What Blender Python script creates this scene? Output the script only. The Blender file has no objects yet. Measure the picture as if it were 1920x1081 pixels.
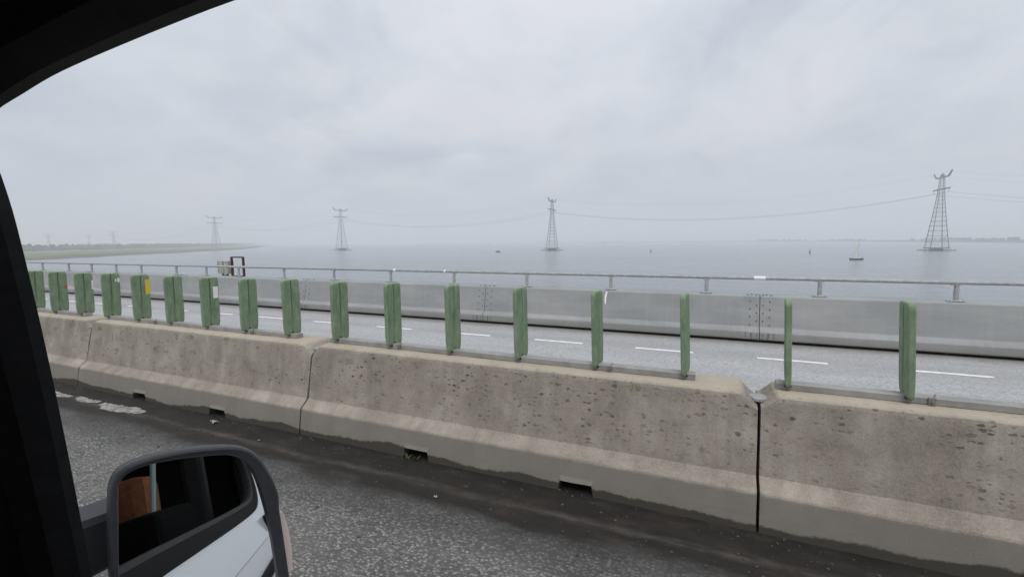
import bpy, bmesh, math, random
from mathutils import Vector, Matrix, noise

S = bpy.context.scene
COL = S.collection
rnd = random.Random(7)

# ------------------------------------------------------------------ camera
EYE = 1.97                      # metres above the carriageway, passenger seat of a van
YAW, PITCH, ROLL = math.radians(23.1), math.atan(88.0 / 850.0), 0.0075
cd = bpy.data.cameras.new('camera')
cam = bpy.data.objects.new('camera', cd)
COL.objects.link(cam)
fh = Vector((-math.sin(YAW), math.cos(YAW), 0)); rt = Vector((math.cos(YAW), math.sin(YAW), 0)); zz = Vector((0, 0, 1))
fw = fh * math.cos(PITCH) - zz * math.sin(PITCH); up = zz * math.cos(PITCH) + fh * math.sin(PITCH)
cr = rt * math.cos(ROLL) - up * math.sin(ROLL); cu = rt * math.sin(ROLL) + up * math.cos(ROLL)
M = Matrix((cr, cu, -fw)).transposed().to_4x4()
M.translation = (0, 0, EYE)
cam.matrix_world = M
cd.sensor_width = 36.0; cd.lens = 850.0 / 1920.0 * 36.0
cd.clip_start = 0.02; cd.clip_end = 60000
S.camera = cam

# ------------------------------------------------------------------ world: overcast sky
SUN_EL, SUN_AZ = math.radians(60), math.radians(160)     # azimuth measured from +Y towards +X
W = bpy.data.worlds.new('World'); S.world = W; W.use_nodes = True
nt = W.node_tree; nt.nodes.clear()
def N(t, kind, **k):
    n = t.nodes.new(kind)
    for a, b in k.items(): setattr(n, a, b)
    return n
def L(t, a, b): t.links.new(a, b)
def MATH(t, op, a, b=None, c=None, clamp=False):
    n = N(t, 'ShaderNodeMath', operation=op, use_clamp=clamp)
    for i, v in enumerate((a, b, c)):
        if v is None: continue
        if isinstance(v, (int, float)): n.inputs[i].default_value = v
        else: L(t, v, n.inputs[i])
    return n.outputs[0]
def MIX(t, fac, a, b, blend='MIX'):
    n = N(t, 'ShaderNodeMix', data_type='RGBA', blend_type=blend)
    if isinstance(fac, (int, float)): n.inputs[0].default_value = fac
    else: L(t, fac, n.inputs[0])
    for i, v in ((6, a), (7, b)):
        if isinstance(v, tuple): n.inputs[i].default_value = (*v, 1) if len(v) == 3 else v
        else: L(t, v, n.inputs[i])
    return n.outputs[2]
def RAMP(t, fac, stops, interp='LINEAR'):
    n = N(t, 'ShaderNodeValToRGB'); n.color_ramp.interpolation = interp
    e = n.color_ramp.elements
    while len(e) < len(stops): e.new(0.5)
    for el, (p, c) in zip(e, stops):
        el.position = p
        el.color = (c, c, c, 1) if isinstance(c, (int, float)) else (*c, 1)
    L(t, fac, n.inputs[0])
    return n.outputs[0]
def NOISE(t, vec, scale, detail=4, rough=0.5, dist=0.0):
    n = N(t, 'ShaderNodeTexNoise'); n.inputs['Scale'].default_value = scale
    n.inputs['Detail'].default_value = detail; n.inputs['Roughness'].default_value = rough
    n.inputs['Distortion'].default_value = dist
    if vec is not None: L(t, vec, n.inputs['Vector'])
    return n.outputs[0]
def MAP(t, vec, scale=(1, 1, 1), loc=(0, 0, 0)):
    n = N(t, 'ShaderNodeMapping'); n.inputs['Scale'].default_value = scale; n.inputs['Location'].default_value = loc
    L(t, vec, n.inputs['Vector'])
    return n.outputs[0]

sky = N(nt, 'ShaderNodeTexSky', sky_type='NISHITA', sun_disc=False)
sky.sun_elevation = SUN_EL; sky.sun_rotation = SUN_AZ
sky.air_density = 1.0; sky.dust_density = 3.0; sky.altitude = 0
tc = N(nt, 'ShaderNodeTexCoord'); sep = N(nt, 'ShaderNodeSeparateXYZ'); L(nt, tc.outputs['Generated'], sep.inputs[0])
zc = MATH(nt, 'ADD', MATH(nt, 'MAXIMUM', sep.outputs[2], 0.0), 0.34)
cmb = N(nt, 'ShaderNodeCombineXYZ')
L(nt, MATH(nt, 'DIVIDE', sep.outputs[0], zc), cmb.inputs[0]); L(nt, MATH(nt, 'DIVIDE', sep.outputs[1], zc), cmb.inputs[1])
cmb.inputs[2].default_value = 3.7
big = NOISE(nt, cmb.outputs[0], 0.95, 4, 0.5, 0.2)
fine = NOISE(nt, MAP(nt, cmb.outputs[0], (1, 1, 1), (11.3, 4.1, 0)), 2.9, 7, 0.54, 0.2)
cl = MATH(nt, 'ADD', MATH(nt, 'MULTIPLY', big, 0.5), MATH(nt, 'MULTIPLY', fine, 0.5))
cloud_col = RAMP(nt, cl, [(0.37, (4.95, 5.45, 6.25)), (0.46, (5.6, 6.05, 6.75)), (0.53, (6.05, 6.45, 7.12)), (0.61, (6.65, 6.88, 7.4))])
puff = RAMP(nt, NOISE(nt, MAP(nt, cmb.outputs[0], (1, 1, 1), (21.3, 14.1, 5)), 2.3, 8, 0.55, 0.1), [(0.47, 0.0), (0.53, 0.42), (0.66, 0.65)])
cloud_col = MIX(nt, MATH(nt, 'MULTIPLY', puff, RAMP(nt, big, [(0.42, 0.15), (0.56, 1.0)])), cloud_col, (6.9, 6.98, 7.25))
gap = RAMP(nt, NOISE(nt, MAP(nt, cmb.outputs[0], (1, 1, 1), (3.1, 7.7, 2)), 1.15, 6, 0.55, 0.6), [(0.58, 0.0), (0.70, 0.30)])
elev = RAMP(nt, sep.outputs[2], [(0.0, 0.0), (0.16, 1.0)])
gap = MATH(nt, 'MULTIPLY', gap, elev)
sk = MIX(nt, gap, cloud_col, sky.outputs[0])
hz = MIX(nt, RAMP(nt, sep.outputs[2], [(0.0, 0.0), (0.22, 1.0)], 'EASE'), (5.9, 6.2, 6.8), sk)
bg = N(nt, 'ShaderNodeBackground'); bg.inputs[1].default_value = 0.1
# an overcast dome brightens evenly from the horizon to the zenith
gain = MATH(nt, 'ADD', 0.78, MATH(nt, 'MULTIPLY', MATH(nt, 'MAXIMUM', sep.outputs[2], 0.0), 0.30))
vm = N(nt, 'ShaderNodeVectorMath', operation='SCALE'); L(nt, hz, vm.inputs[0]); L(nt, gain, vm.inputs[3])
L(nt, vm.outputs[0], bg.inputs[0])
wo = N(nt, 'ShaderNodeOutputWorld'); L(nt, bg.outputs[0], wo.inputs[0])

# ------------------------------------------------------------------ sun
sd = bpy.data.lights.new('sun', 'SUN'); sd.energy = 1.4; sd.angle = math.radians(25); sd.color = (1, 0.97, 0.92)
so = bpy.data.objects.new('sun', sd); COL.objects.link(so)
dirv = Vector((math.sin(SUN_AZ) * math.cos(SUN_EL), math.cos(SUN_AZ) * math.cos(SUN_EL), math.sin(SUN_EL)))
so.rotation_euler = dirv.to_track_quat('Z', 'Y').to_euler()
so.location = (0, 0, 50)

S.view_settings.view_transform = 'Standard'; S.view_settings.look = 'None'
S.view_settings.exposure = 0.3; S.view_settings.gamma = 1.0; S.view_settings.use_curve_mapping = False
S.render.engine = 'CYCLES'
S.cycles.use_denoising = True
S.cycles.volume_bounces = 2
S.cycles.max_bounces = 10
S.cycles.use_adaptive_sampling = True

# ------------------------------------------------------------------ helpers
def link(name, me, mat=None, parent=None, loc=None):
    o = bpy.data.objects.new(name, me); COL.objects.link(o)
    if mat is not None: me.materials.append(mat)
    if parent is not None: o.parent = parent
    if loc is not None: o.location = loc
    return o
def mesh(name, verts, faces, mat=None, parent=None, smooth=False, loc=None, recalc=True):
    me = bpy.data.meshes.new(name); me.from_pydata([tuple(v) for v in verts], [], faces); me.validate()
    if recalc:
        bm = bmesh.new(); bm.from_mesh(me); bmesh.ops.recalc_face_normals(bm, faces=bm.faces); bm.to_mesh(me); bm.free()
    if smooth: me.polygons.foreach_set('use_smooth', [True] * len(me.polygons))
    return link(name, me, mat, parent, loc)
def bmobj(name, bm, mat=None, parent=None, smooth=False, loc=None):
    bmesh.ops.recalc_face_normals(bm, faces=bm.faces)
    me = bpy.data.meshes.new(name); bm.to_mesh(me); bm.free()
    if smooth: me.polygons.foreach_set('use_smooth', [True] * len(me.polygons))
    return link(name, me, mat, parent, loc)
def tag(o, label=None, cat=None, group=None, kind=None):
    if label: o['label'] = label
    if cat: o['category'] = cat
    if group: o['group'] = group
    if kind: o['kind'] = kind
    return o
def empty(name, loc=(0, 0, 0), rz=0.0):
    o = bpy.data.objects.new(name, None); COL.objects.link(o); o.location = loc; o.rotation_euler = (0, 0, rz)
    o.empty_display_size = 0.2
    return o
def box(bm, x0, x1, y0, y1, z0, z1, bevel=0.0, mtx=None):
    r = bmesh.ops.create_cube(bm, size=1.0)
    vs = r['verts']
    for v in vs:
        v.co = Vector((x0 + (v.co.x + .5) * (x1 - x0), y0 + (v.co.y + .5) * (y1 - y0), z0 + (v.co.z + .5) * (z1 - z0)))
    if mtx is not None: bmesh.ops.transform(bm, matrix=mtx, verts=vs)
    if bevel > 0:
        es = list({e for v in vs for e in v.link_edges})
        bmesh.ops.bevel(bm, geom=es, offset=bevel, segments=2, affect='EDGES', profile=0.6)
def bar(bm, a, b, r, n=6, r2=None):
    a = Vector(a); b = Vector(b); d = b - a
    q = d.to_track_quat('Z', 'Y').to_matrix()
    r2 = r if r2 is None else r2
    A = [bm.verts.new(a + q @ Vector((r * math.cos(2 * math.pi * i / n), r * math.sin(2 * math.pi * i / n), 0))) for i in range(n)]
    B = [bm.verts.new(b + q @ Vector((r2 * math.cos(2 * math.pi * i / n), r2 * math.sin(2 * math.pi * i / n), 0))) for i in range(n)]
    for i in range(n):
        bm.faces.new((A[i], A[(i + 1) % n], B[(i + 1) % n], B[i]))
    bm.faces.new(A[::-1]); bm.faces.new(B)
def tube(bm, pts, r, n=8, closed_ends=True):
    pts = [Vector(p) for p in pts]; rings = []
    for i, p in enumerate(pts):
        d = (pts[min(i + 1, len(pts) - 1)] - pts[max(i - 1, 0)]).normalized()
        ref = Vector((0, 0, 1)) if abs(d.z) < 0.95 else Vector((1, 0, 0))
        u = d.cross(ref).normalized(); v = u.cross(d)
        rr = r[i] if isinstance(r, (list, tuple)) else r
        rings.append([bm.verts.new(p + u * (rr * math.cos(2 * math.pi * k / n)) + v * (rr * math.sin(2 * math.pi * k / n))) for k in range(n)])
    for a, b in zip(rings, rings[1:]):
        for k in range(n): bm.faces.new((a[k], a[(k + 1) % n], b[(k + 1) % n], b[k]))
    if closed_ends:
        bm.faces.new(rings[0][::-1]); bm.faces.new(rings[-1])
def loft(rings, closed=True, caps=True):
    """rings: lists of points, all of one length -> verts, faces"""
    n = len(rings[0]); V = [p for r in rings for p in r]; Fc = []
    for i in range(len(rings) - 1):
        for k in range(n if closed else n - 1):
            a = i * n + k; b = i * n + (k + 1) % n
            Fc.append((a, b, b + n, a + n))
    if caps:
        Fc.append(tuple(range(n))[::-1]); Fc.append(tuple(range((len(rings) - 1) * n, len(rings) * n)))
    return V, Fc
def copy_tree(o, parent=None):
    c = o.copy(); COL.objects.link(c); c.parent = parent
    for ch in list(o.children):
        copy_tree(ch, c)
    return c

# ------------------------------------------------------------------ materials
def mat(name, col=(.5, .5, .5), rough=0.6, metal=0.0, spec=0.5):
    m = bpy.data.materials.new(name); m.use_nodes = True
    b = m.node_tree.nodes['Principled BSDF']
    b.inputs['Base Color'].default_value = (*col, 1); b.inputs['Roughness'].default_value = rough
    b.inputs['Metallic'].default_value = metal; b.inputs['Specular IOR Level'].default_value = spec
    return m
def bsdf(m): return m.node_tree.nodes['Principled BSDF']
def bump(m, height, strength=0.3, dist=0.01, prev=None):
    t = m.node_tree; n = N(t, 'ShaderNodeBump'); n.inputs['Strength'].default_value = strength; n.inputs['Distance'].default_value = dist
    L(t, height, n.inputs['Height'])
    if prev is not None: L(t, prev, n.inputs['Normal'])
    return n.outputs[0]
def wpos(m):
    return N(m.node_tree, 'ShaderNodeNewGeometry').outputs['Position']
def varied(name, c1, c2, scale, rough=0.6, metal=0.0, detail=5, bscale=None, bstr=0.2, bdist=0.005, spec=0.5, lo=0.35, hi=0.65):
    m = mat(name, c1, rough, metal, spec); t = m.node_tree; p = wpos(m)
    c = RAMP(t, NOISE(t, p, scale, detail, 0.6), [(lo, c1), (hi, c2)])
    L(t, c, bsdf(m).inputs['Base Color'])
    if bscale: L(t, bump(m, NOISE(t, p, bscale, 4, 0.6), bstr, bdist), bsdf(m).inputs['Normal'])
    return m

# concrete of the median barrier: blotches, air holes, lichen, splash-dark foot
def concrete_mat():
    m = mat('barrier_concrete', (.3, .28, .25), 0.88, spec=0.3); t = m.node_tree; p = wpos(m)
    sp = N(t, 'ShaderNodeSeparateXYZ'); L(t, p, sp.inputs[0])
    base = RAMP(t, NOISE(t, p, 2.6, 8, 0.68, 0.25), [(0.34, (.18, .156, .130)), (0.5, (.28, .248, .210)), (0.66, (.385, .35, .30))])
    streak = NOISE(t, MAP(t, p, (7, 1, 0.9)), 1.0, 5, 0.6)
    base = MIX(t, MATH(t, 'MULTIPLY', RAMP(t, streak, [(0.48, 0.0), (0.70, 1.0)]), 0.5), base, (.15, .135, .118))
    pink = RAMP(t, NOISE(t, MAP(t, p, (1, 1, 1), (9, 2, 7)), 6.5, 5, 0.6), [(0.48, 0.0), (0.66, 1.0)])
    base = MIX(t, MATH(t, 'MULTIPLY', pink, 0.4), base, (.33, .255, .205))
    base = MIX(t, MATH(t, 'MULTIPLY', RAMP(t, NOISE(t, p, 75, 3, 0.7), [(0.35, 0.0), (0.7, 1.0)]), 0.30), base, (.48, .45, .39))
    base = MIX(t, MATH(t, 'MULTIPLY', RAMP(t, NOISE(t, MAP(t, p, (1, 1, 1), (3, 5, 1)), 140, 2, 0.6), [(0.52, 0.0), (0.68, 1.0)]), 0.35), base, (.10, .095, .085))
    # dark lichen / air-hole spots with their own patchy distribution
    v = N(t, 'ShaderNodeTexVoronoi'); v.inputs['Scale'].default_value = 40.0; v.inputs['Randomness'].default_value = 1.0
    pd = N(t, 'ShaderNodeMix', data_type='VECTOR'); pd.inputs[0].default_value = 0.022
    nn = N(t, 'ShaderNodeTexNoise'); nn.inputs['Scale'].default_value = 30; L(t, p, nn.inputs['Vector'])
    L(t, MAP(t, p, (0.55, 1, 1)), pd.inputs[4]); L(t, nn.outputs[1], pd.inputs[5]); L(t, pd.outputs[1], v.inputs['Vector'])
    vs = N(t, 'ShaderNodeSeparateXYZ'); L(t, v.outputs['Color'], vs.inputs[0])
    size = MATH(t, 'MULTIPLY', MATH(t, 'POWER', vs.outputs[0], 2.2), 0.62)
    spot = RAMP(t, MATH(t, 'SUBTRACT', size, v.outputs['Distance']), [(0.0, 0.0), (0.20, 1.0)])
    patch = RAMP(t, NOISE(t, MAP(t, p, (1, 1, 1.3), (1.7, 0, 4)), 1.3, 5, 0.65), [(0.40, 0.12), (0.58, 1.0)])
    hi = RAMP(t, sp.outputs[2], [(0.28, 0.0), (0.42, 1.0)])
    spot = MATH(t, 'MULTIPLY', MATH(t, 'MULTIPLY', spot, patch), hi)
    spot = MATH(t, 'MULTIPLY', spot, RAMP(t, vs.outputs[2], [(0.0, 0.45), (0.8, 1.0)]))
    base = MIX(t, MATH(t, 'MULTIPLY', spot, 0.80), base, (.082, .068, .050))
    v2 = N(t, 'ShaderNodeTexVoronoi'); v2.inputs['Scale'].default_value = 5.5; L(t, pd.outputs[1], v2.inputs['Vector'])
    vs2 = N(t, 'ShaderNodeSeparateXYZ'); L(t, v2.outputs['Color'], vs2.inputs[0])
    sp2 = MATH(t, 'MULTIPLY', RAMP(t, v2.outputs['Distance'], [(0.10, 1.0), (0.24, 0.0)]), RAMP(t, vs2.outputs[1], [(0.70, 0.0), (0.78, 1.0)]))
    sp2 = MATH(t, 'MULTIPLY', sp2, RAMP(t, NOISE(t, p, 55, 3, 0.7), [(0.42, 0.0), (0.58, 1.0)]))
    base = MIX(t, MATH(t, 'MULTIPLY', MATH(t, 'MULTIPLY', sp2, hi), 0.9), base, (.125, .09, .022))
    # crown mixed lighter and yellower; dark silty foot with a wavy tide mark
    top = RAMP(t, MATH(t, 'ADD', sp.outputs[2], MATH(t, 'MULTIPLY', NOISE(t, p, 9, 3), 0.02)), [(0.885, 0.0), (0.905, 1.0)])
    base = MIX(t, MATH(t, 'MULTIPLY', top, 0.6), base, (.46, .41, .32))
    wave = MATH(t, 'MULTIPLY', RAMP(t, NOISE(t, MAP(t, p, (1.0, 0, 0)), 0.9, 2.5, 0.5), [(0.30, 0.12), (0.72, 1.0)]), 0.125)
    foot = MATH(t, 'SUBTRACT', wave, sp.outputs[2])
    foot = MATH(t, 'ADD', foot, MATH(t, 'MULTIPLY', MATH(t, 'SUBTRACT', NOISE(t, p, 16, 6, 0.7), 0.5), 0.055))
    lower_face = RAMP(t, MATH(t, 'ADD', sp.outputs[2], MATH(t, 'MULTIPLY', MATH(t, 'SUBTRACT', NOISE(t, p, 12, 4, 0.6), 0.5), 0.02)), [(0.235, 0.80), (0.255, 0.0)])  # darkens the face below the ledge to a flat grey-brown
    base = MIX(t, lower_face, base, (.20, .182, .164))
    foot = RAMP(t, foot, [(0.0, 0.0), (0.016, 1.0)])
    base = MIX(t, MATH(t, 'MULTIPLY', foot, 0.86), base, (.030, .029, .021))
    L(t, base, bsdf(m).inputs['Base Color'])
    h = MATH(t, 'SUBTRACT', MATH(t, 'MULTIPLY', NOISE(t, p, 90, 4, 0.65), 0.6), spot)
    L(t, bump(m, h, 0.5, 0.006), bsdf(m).inputs['Normal'])
    return m
CONC = concrete_mat()

def near_road_mat():
    m = mat('worn_asphalt', (.1, .1, .1), 0.75, spec=0.4); t = m.node_tree; p = wpos(m)
    sp = N(t, 'ShaderNodeSeparateXYZ'); L(t, p, sp.inputs[0])
    v = N(t, 'ShaderNodeTexVoronoi'); v.inputs['Scale'].default_value = 66; L(t, MAP(t, p, (0.6, 1, 1)), v.inputs['Vector'])
    vs = N(t, 'ShaderNodeSeparateXYZ'); L(t, v.outputs['Color'], vs.inputs[0])
    stone = RAMP(t, vs.outputs[0], [(0.0, (.095, .095, .092)), (0.45, (.175, .174, .166)), (0.75, (.245, .241, .226)), (0.97, (.315, .307, .287))])
    edge = RAMP(t, v.outputs['Distance'], [(0.30, 0.0), (0.62, 1.0)])
    chip = MIX(t, edge, stone, (.075, .075, .073))
    chip = MIX(t, MATH(t, 'MULTIPLY', RAMP(t, NOISE(t, p, 1.7, 5, 0.6), [(0.4, 0.0), (0.65, 1.0)]), 0.35), chip, (.18, .173, .16))
    # silty wet strip along the barrier
    n1 = NOISE(t, MAP(t, p, (0.55, 1.0, 1)), 2.0, 7, 0.65)
    yy = MATH(t, 'ADD', sp.outputs[1], MATH(t, 'MULTIPLY', MATH(t, 'SUBTRACT', n1, 0.5), 0.62))
    damp = RAMP(t, MATH(t, 'MULTIPLY', yy, 0.25), [(0.585, 0.0), (0.64, 1.0)])
    silt = RAMP(t, MATH(t, 'MULTIPLY', yy, 0.25), [(0.655, 0.0), (0.70, 1.0)])
    dampc = MIX(t, 0.35, chip, (.032, .032, .035))
    dampc = MIX(t, 0.35, dampc, (.048, .047, .050))
    c = MIX(t, damp, chip, dampc)
    siltc = RAMP(t, NOISE(t, MAP(t, p, (0.5, 1.2, 1)), 5.5, 7, 0.68), [(0.3, (.010, .009, .0075)), (0.55, (.020, .0165, .014)), (0.80, (.052, .043, .036))])
    c = MIX(t, silt, c, siltc)
    # thin pale line of dried sediment running with the traffic
    ln = MATH(t, 'ABSOLUTE', MATH(t, 'SUBTRACT', MATH(t, 'ADD', sp.outputs[1], MATH(t, 'MULTIPLY', NOISE(t, MAP(t, p, (0.6, 0, 0)), 1.2, 4, 0.6), 0.25)), 3.10))
    ln = MATH(t, 'MULTIPLY', RAMP(t, ln, [(0.0, 1.0), (0.06, 0.0)]), RAMP(t, NOISE(t, MAP(t, p, (0.35, 1, 1)), 11, 6, 0.75), [(0.38, 0.0), (0.66, 1.0)]))
    c = MIX(t, MATH(t, 'MULTIPLY', ln, 0.34), c, (.20, .175, .155))
    L(t, c, bsdf(m).inputs['Base Color'])
    L(t, RAMP(t, silt, [(0.0, 0.78), (1.0, 0.62)]), bsdf(m).inputs['Roughness'])
    hb = MATH(t, 'MULTIPLY', MATH(t, 'SUBTRACT', 1.0, v.outputs['Distance']), MATH(t, 'SUBTRACT', 1.0, MATH(t, 'MULTIPLY', silt, 0.8)))
    b1 = bump(m, hb, 0.7, 0.008)
    L(t, bump(m, NOISE(t, p, 25, 5, 0.65), 0.35, 0.006, b1), bsdf(m).inputs['Normal'])
    return m
def far_road_mat():
    m = mat('pale_asphalt', (.3, .3, .3), 0.8, spec=0.35); t = m.node_tree; p = wpos(m)
    v = N(t, 'ShaderNodeTexVoronoi'); v.inputs['Scale'].default_value = 46; L(t, p, v.inputs['Vector'])
    vs = N(t, 'ShaderNodeSeparateXYZ'); L(t, v.outputs['Color'], vs.inputs[0])
    c = RAMP(t, vs.outputs[0], [(0.0, (.22, .222, .226)), (0.5, (.345, .35, .357)), (1.0, (.50, .50, .505))])
    c = MIX(t, 0.45, c, RAMP(t, NOISE(t, MAP(t, p, (0.25, 1, 1)), 2.2, 6, 0.6), [(0.3, (.30, .305, .313)), (0.7, (.41, .414, .42))]))
    sp = N(t, 'ShaderNodeSeparateXYZ'); L(t, p, sp.inputs[0])
    trk = RAMP(t, NOISE(t, MAP(t, p, (0.03, 1, 0)), 1.1, 3, 0.5), [(0.42, 0.0), (0.62, 1.0)])
    c = MIX(t, MATH(t, 'MULTIPLY', trk, 0.28), c, (.21, .212, .216))
    yy = MATH(t, 'ADD', sp.outputs[1], MATH(t, 'MULTIPLY', NOISE(t, p, 2.2, 6, 0.65), 0.5))
    dirt = RAMP(t, MATH(t, 'MULTIPLY', yy, 0.1), [(0.955, 0.0), (0.995, 1.0)])
    c = MIX(t, MATH(t, 'MULTIPLY', dirt, 0.6), c, (.14, .125, .095))
    L(t, c, bsdf(m).inputs['Base Color'])
    L(t, bump(m, v.outputs['Distance'], 0.4, 0.006), bsdf(m).inputs['Normal'])
    return m
def steel_mat():
    m = mat('dull_galvanised_sheet', (.3, .31, .31), 0.6, 0.0, 0.5); t = m.node_tree; p = wpos(m)
    c = RAMP(t, NOISE(t, MAP(t, p, (0.5, 1, 1.6)), 1.5, 7, 0.62, 0.4), [(0.3, (.235, .243, .246)), (0.5, (.28, .286, .287)), (0.7, (.335, .338, .332))])
    c = MIX(t, MATH(t, 'MULTIPLY', RAMP(t, NOISE(t, MAP(t, p, (9, 1, 0.7)), 1.0, 5, 0.65), [(0.5, 0.0), (0.75, 1.0)]), 0.25), c, (.40, .41, .40))
    sp = N(t, 'ShaderNodeSeparateXYZ'); L(t, p, sp.inputs[0])
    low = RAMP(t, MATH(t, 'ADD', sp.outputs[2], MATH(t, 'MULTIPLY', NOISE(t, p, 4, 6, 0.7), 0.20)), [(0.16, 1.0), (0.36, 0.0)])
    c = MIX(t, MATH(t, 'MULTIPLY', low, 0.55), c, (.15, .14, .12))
    L(t, c, bsdf(m).inputs['Base Color'])
    L(t, bump(m, NOISE(t, p, 3.0, 3), 0.12, 0.02), bsdf(m).inputs['Normal'])
    return m
NEAR_ROAD, FAR_ROAD, STEEL = near_road_mat(), far_road_mat(), steel_mat()
RAILM = varied('galvanised_rail', (.27, .275, .28), (.40, .405, .41), 14, 0.5, 0.0, bscale=60, bstr=0.1)
ALU = varied('aluminium_channel', (.22, .215, .208), (.31, .30, .29), 8, 0.5, 0.0, bscale=40, bstr=0.1)
BOLT = mat('dark_bolt', (.05, .05, .05), 0.5, 0.3); BOLT2 = mat('dull_bolt', (.07, .07, .068), 0.6)
PAINT = varied('white_road_paint', (.62, .62, .61), (.80, .80, .79), 9, 0.7, lo=0.3, hi=0.6)
OLDPAINT = varied('worn_road_paint', (.13, .125, .12), (.34, .33, .315), 14, 0.8, lo=0.35, hi=0.6, bscale=60, bstr=0.4)
DECK = varied('deck_concrete', (.25, .25, .24), (.33, .33, .31), 0.8, 0.85)
def blade_mat():
    m = mat('green_plastic', (.07, .16, .07), 0.8, 0.0, 0.25); t = m.node_tree
    o = N(t, 'ShaderNodeTexCoord').outputs['Object']; p = wpos(m)
    c = RAMP(t, NOISE(t, MAP(t, p, (1, 1, 0.35)), 17, 7, 0.72), [(0.3, (.125, .19, .112)), (0.5, (.185, .265, .168)), (0.7, (.255, .33, .23))])
    c = MIX(t, MATH(t, 'MULTIPLY', RAMP(t, NOISE(t, MAP(t, p, (1, 1, 0.5)), 31, 6, 0.7), [(0.52, 0.0), (0.70, 1.0)]), 0.55), c, (.13, .14, .07))
    c = MIX(t, MATH(t, 'MULTIPLY', RAMP(t, NOISE(t, MAP(t, p, (1, 1, 0.12), (4, 4, 4)), 45, 5, 0.6), [(0.5, 0.0), (0.75, 1.0)]), 0.4), c, (.26, .32, .23))
    sp = N(t, 'ShaderNodeSeparateXYZ'); L(t, o, sp.inputs[0])
    low = RAMP(t, MATH(t, 'ADD', sp.outputs[2], MATH(t, 'MULTIPLY', NOISE(t, p, 22, 5, 0.7), 0.16)), [(0.10, 1.0), (0.24, 0.0)])
    c = MIX(t, MATH(t, 'MULTIPLY', low, 0.45), c, (.24, .27, .19))
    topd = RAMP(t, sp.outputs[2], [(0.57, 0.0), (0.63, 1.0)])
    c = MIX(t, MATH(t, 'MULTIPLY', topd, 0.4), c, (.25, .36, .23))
    L(t, c, bsdf(m).inputs['Base Color'])
    L(t, bump(m, NOISE(t, p, 40, 4, 0.6), 0.2, 0.004), bsdf(m).inputs['Normal'])
    return m
GREEN = blade_mat()
YELLOW = mat('yellow_sticker', (.72, .50, .03), 0.6); WHITE = mat('white_sticker', (.78, .78, .80), 0.55); RED = mat('red_sticker', (.55, .05, .02), 0.6)
def water_mat():
    m = mat('lake_water', (.035, .055, .062), 0.16, 0.0, 0.5); t = m.node_tree; p = wpos(m)
    bsdf(m).inputs['IOR'].default_value = 1.33
    L(t, RAMP(t, NOISE(t, MAP(t, p, (0.7, 1.2, 1)), 0.006, 4, 0.55), [(0.35, (.145, .166, .184)), (0.65, (.18, .20, .216))]), bsdf(m).inputs['Base Color'])
    h1 = NOISE(t, MAP(t, p, (1.0, 0.55, 1)), 0.55, 4, 0.62, 0.3)
    h2 = NOISE(t, MAP(t, p, (1.0, 0.6, 1)), 0.10, 3, 0.55)
    patch = RAMP(t, NOISE(t, MAP(t, p, (0.35, 1.6, 1)), 0.010, 5, 0.6, 0.6), [(0.35, 0.55), (0.65, 1.0)])
    h3 = NOISE(t, MAP(t, p, (0.5, 1.0, 1)), 0.035, 4, 0.6, 0.4)
    h = MATH(t, 'MULTIPLY', MATH(t, 'ADD', MATH(t, 'ADD', h1, MATH(t, 'MULTIPLY', h2, 2.2)), MATH(t, 'MULTIPLY', h3, 4.0)), patch)
    L(t, bump(m, h, 0.7, 0.6), bsdf(m).inputs['Normal'])
    return m
WATER = water_mat()
PYLON = varied('weathered_galvanised_steel', (.115, .12, .125), (.16, .165, .17), 0.3, 0.7)
PIERM = varied('pier_concrete', (.13, .13, .125), (.20, .195, .185), 0.4, 0.9)
CABLE = mat('power_cable_metal', (.10, .105, .11), 0.6)

# ------------------------------------------------------------------ setting: lake, land, bridge deck
ZW = EYE - 15.5
mesh('water', [(-20000, -9000, ZW), (20000, -9000, ZW), (20000, 22000, ZW), (-20000, 22000, ZW)], [(0, 1, 2, 3)], WATER)
tag(bpy.data.objects['water'], kind='structure')

GRASS = mat('polder_grass', (.12, .12, .06), 0.95, spec=0.2)
t = GRASS.node_tree; p = wpos(GRASS)
c1 = RAMP(t, NOISE(t, MAP(t, p, (1, 1, 1)), 0.02, 6, 0.65), [(0.3, (.085, .10, .040)), (0.5, (.135, .135, .058)), (0.7, (.19, .17, .085))])
c2 = RAMP(t, NOISE(t, MAP(t, p, (0.4, 1, 1)), 0.004, 3, 0.5), [(0.40, (.10, .115, .05)), (0.5, (.20, .185, .105)), (0.6, (.11, .12, .055))], 'EASE')
L(t, MIX(t, 0.5, c1, c2), bsdf(GRASS).inputs['Base Color'])
ROCK = varied('riprap_stone', (.055, .055, .055), (.16, .155, .145), 0.35, 0.9, detail=8)

shore = [(-480, -420), (-505, -200), (-545, 20), (-590, 140), (-640, 237), (-688, 297), (-781, 400), (-850, 499), (-995, 662), (-1120, 815), (-1440, 1107), (-2330, 1866), (-4400, 3600)]
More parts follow.
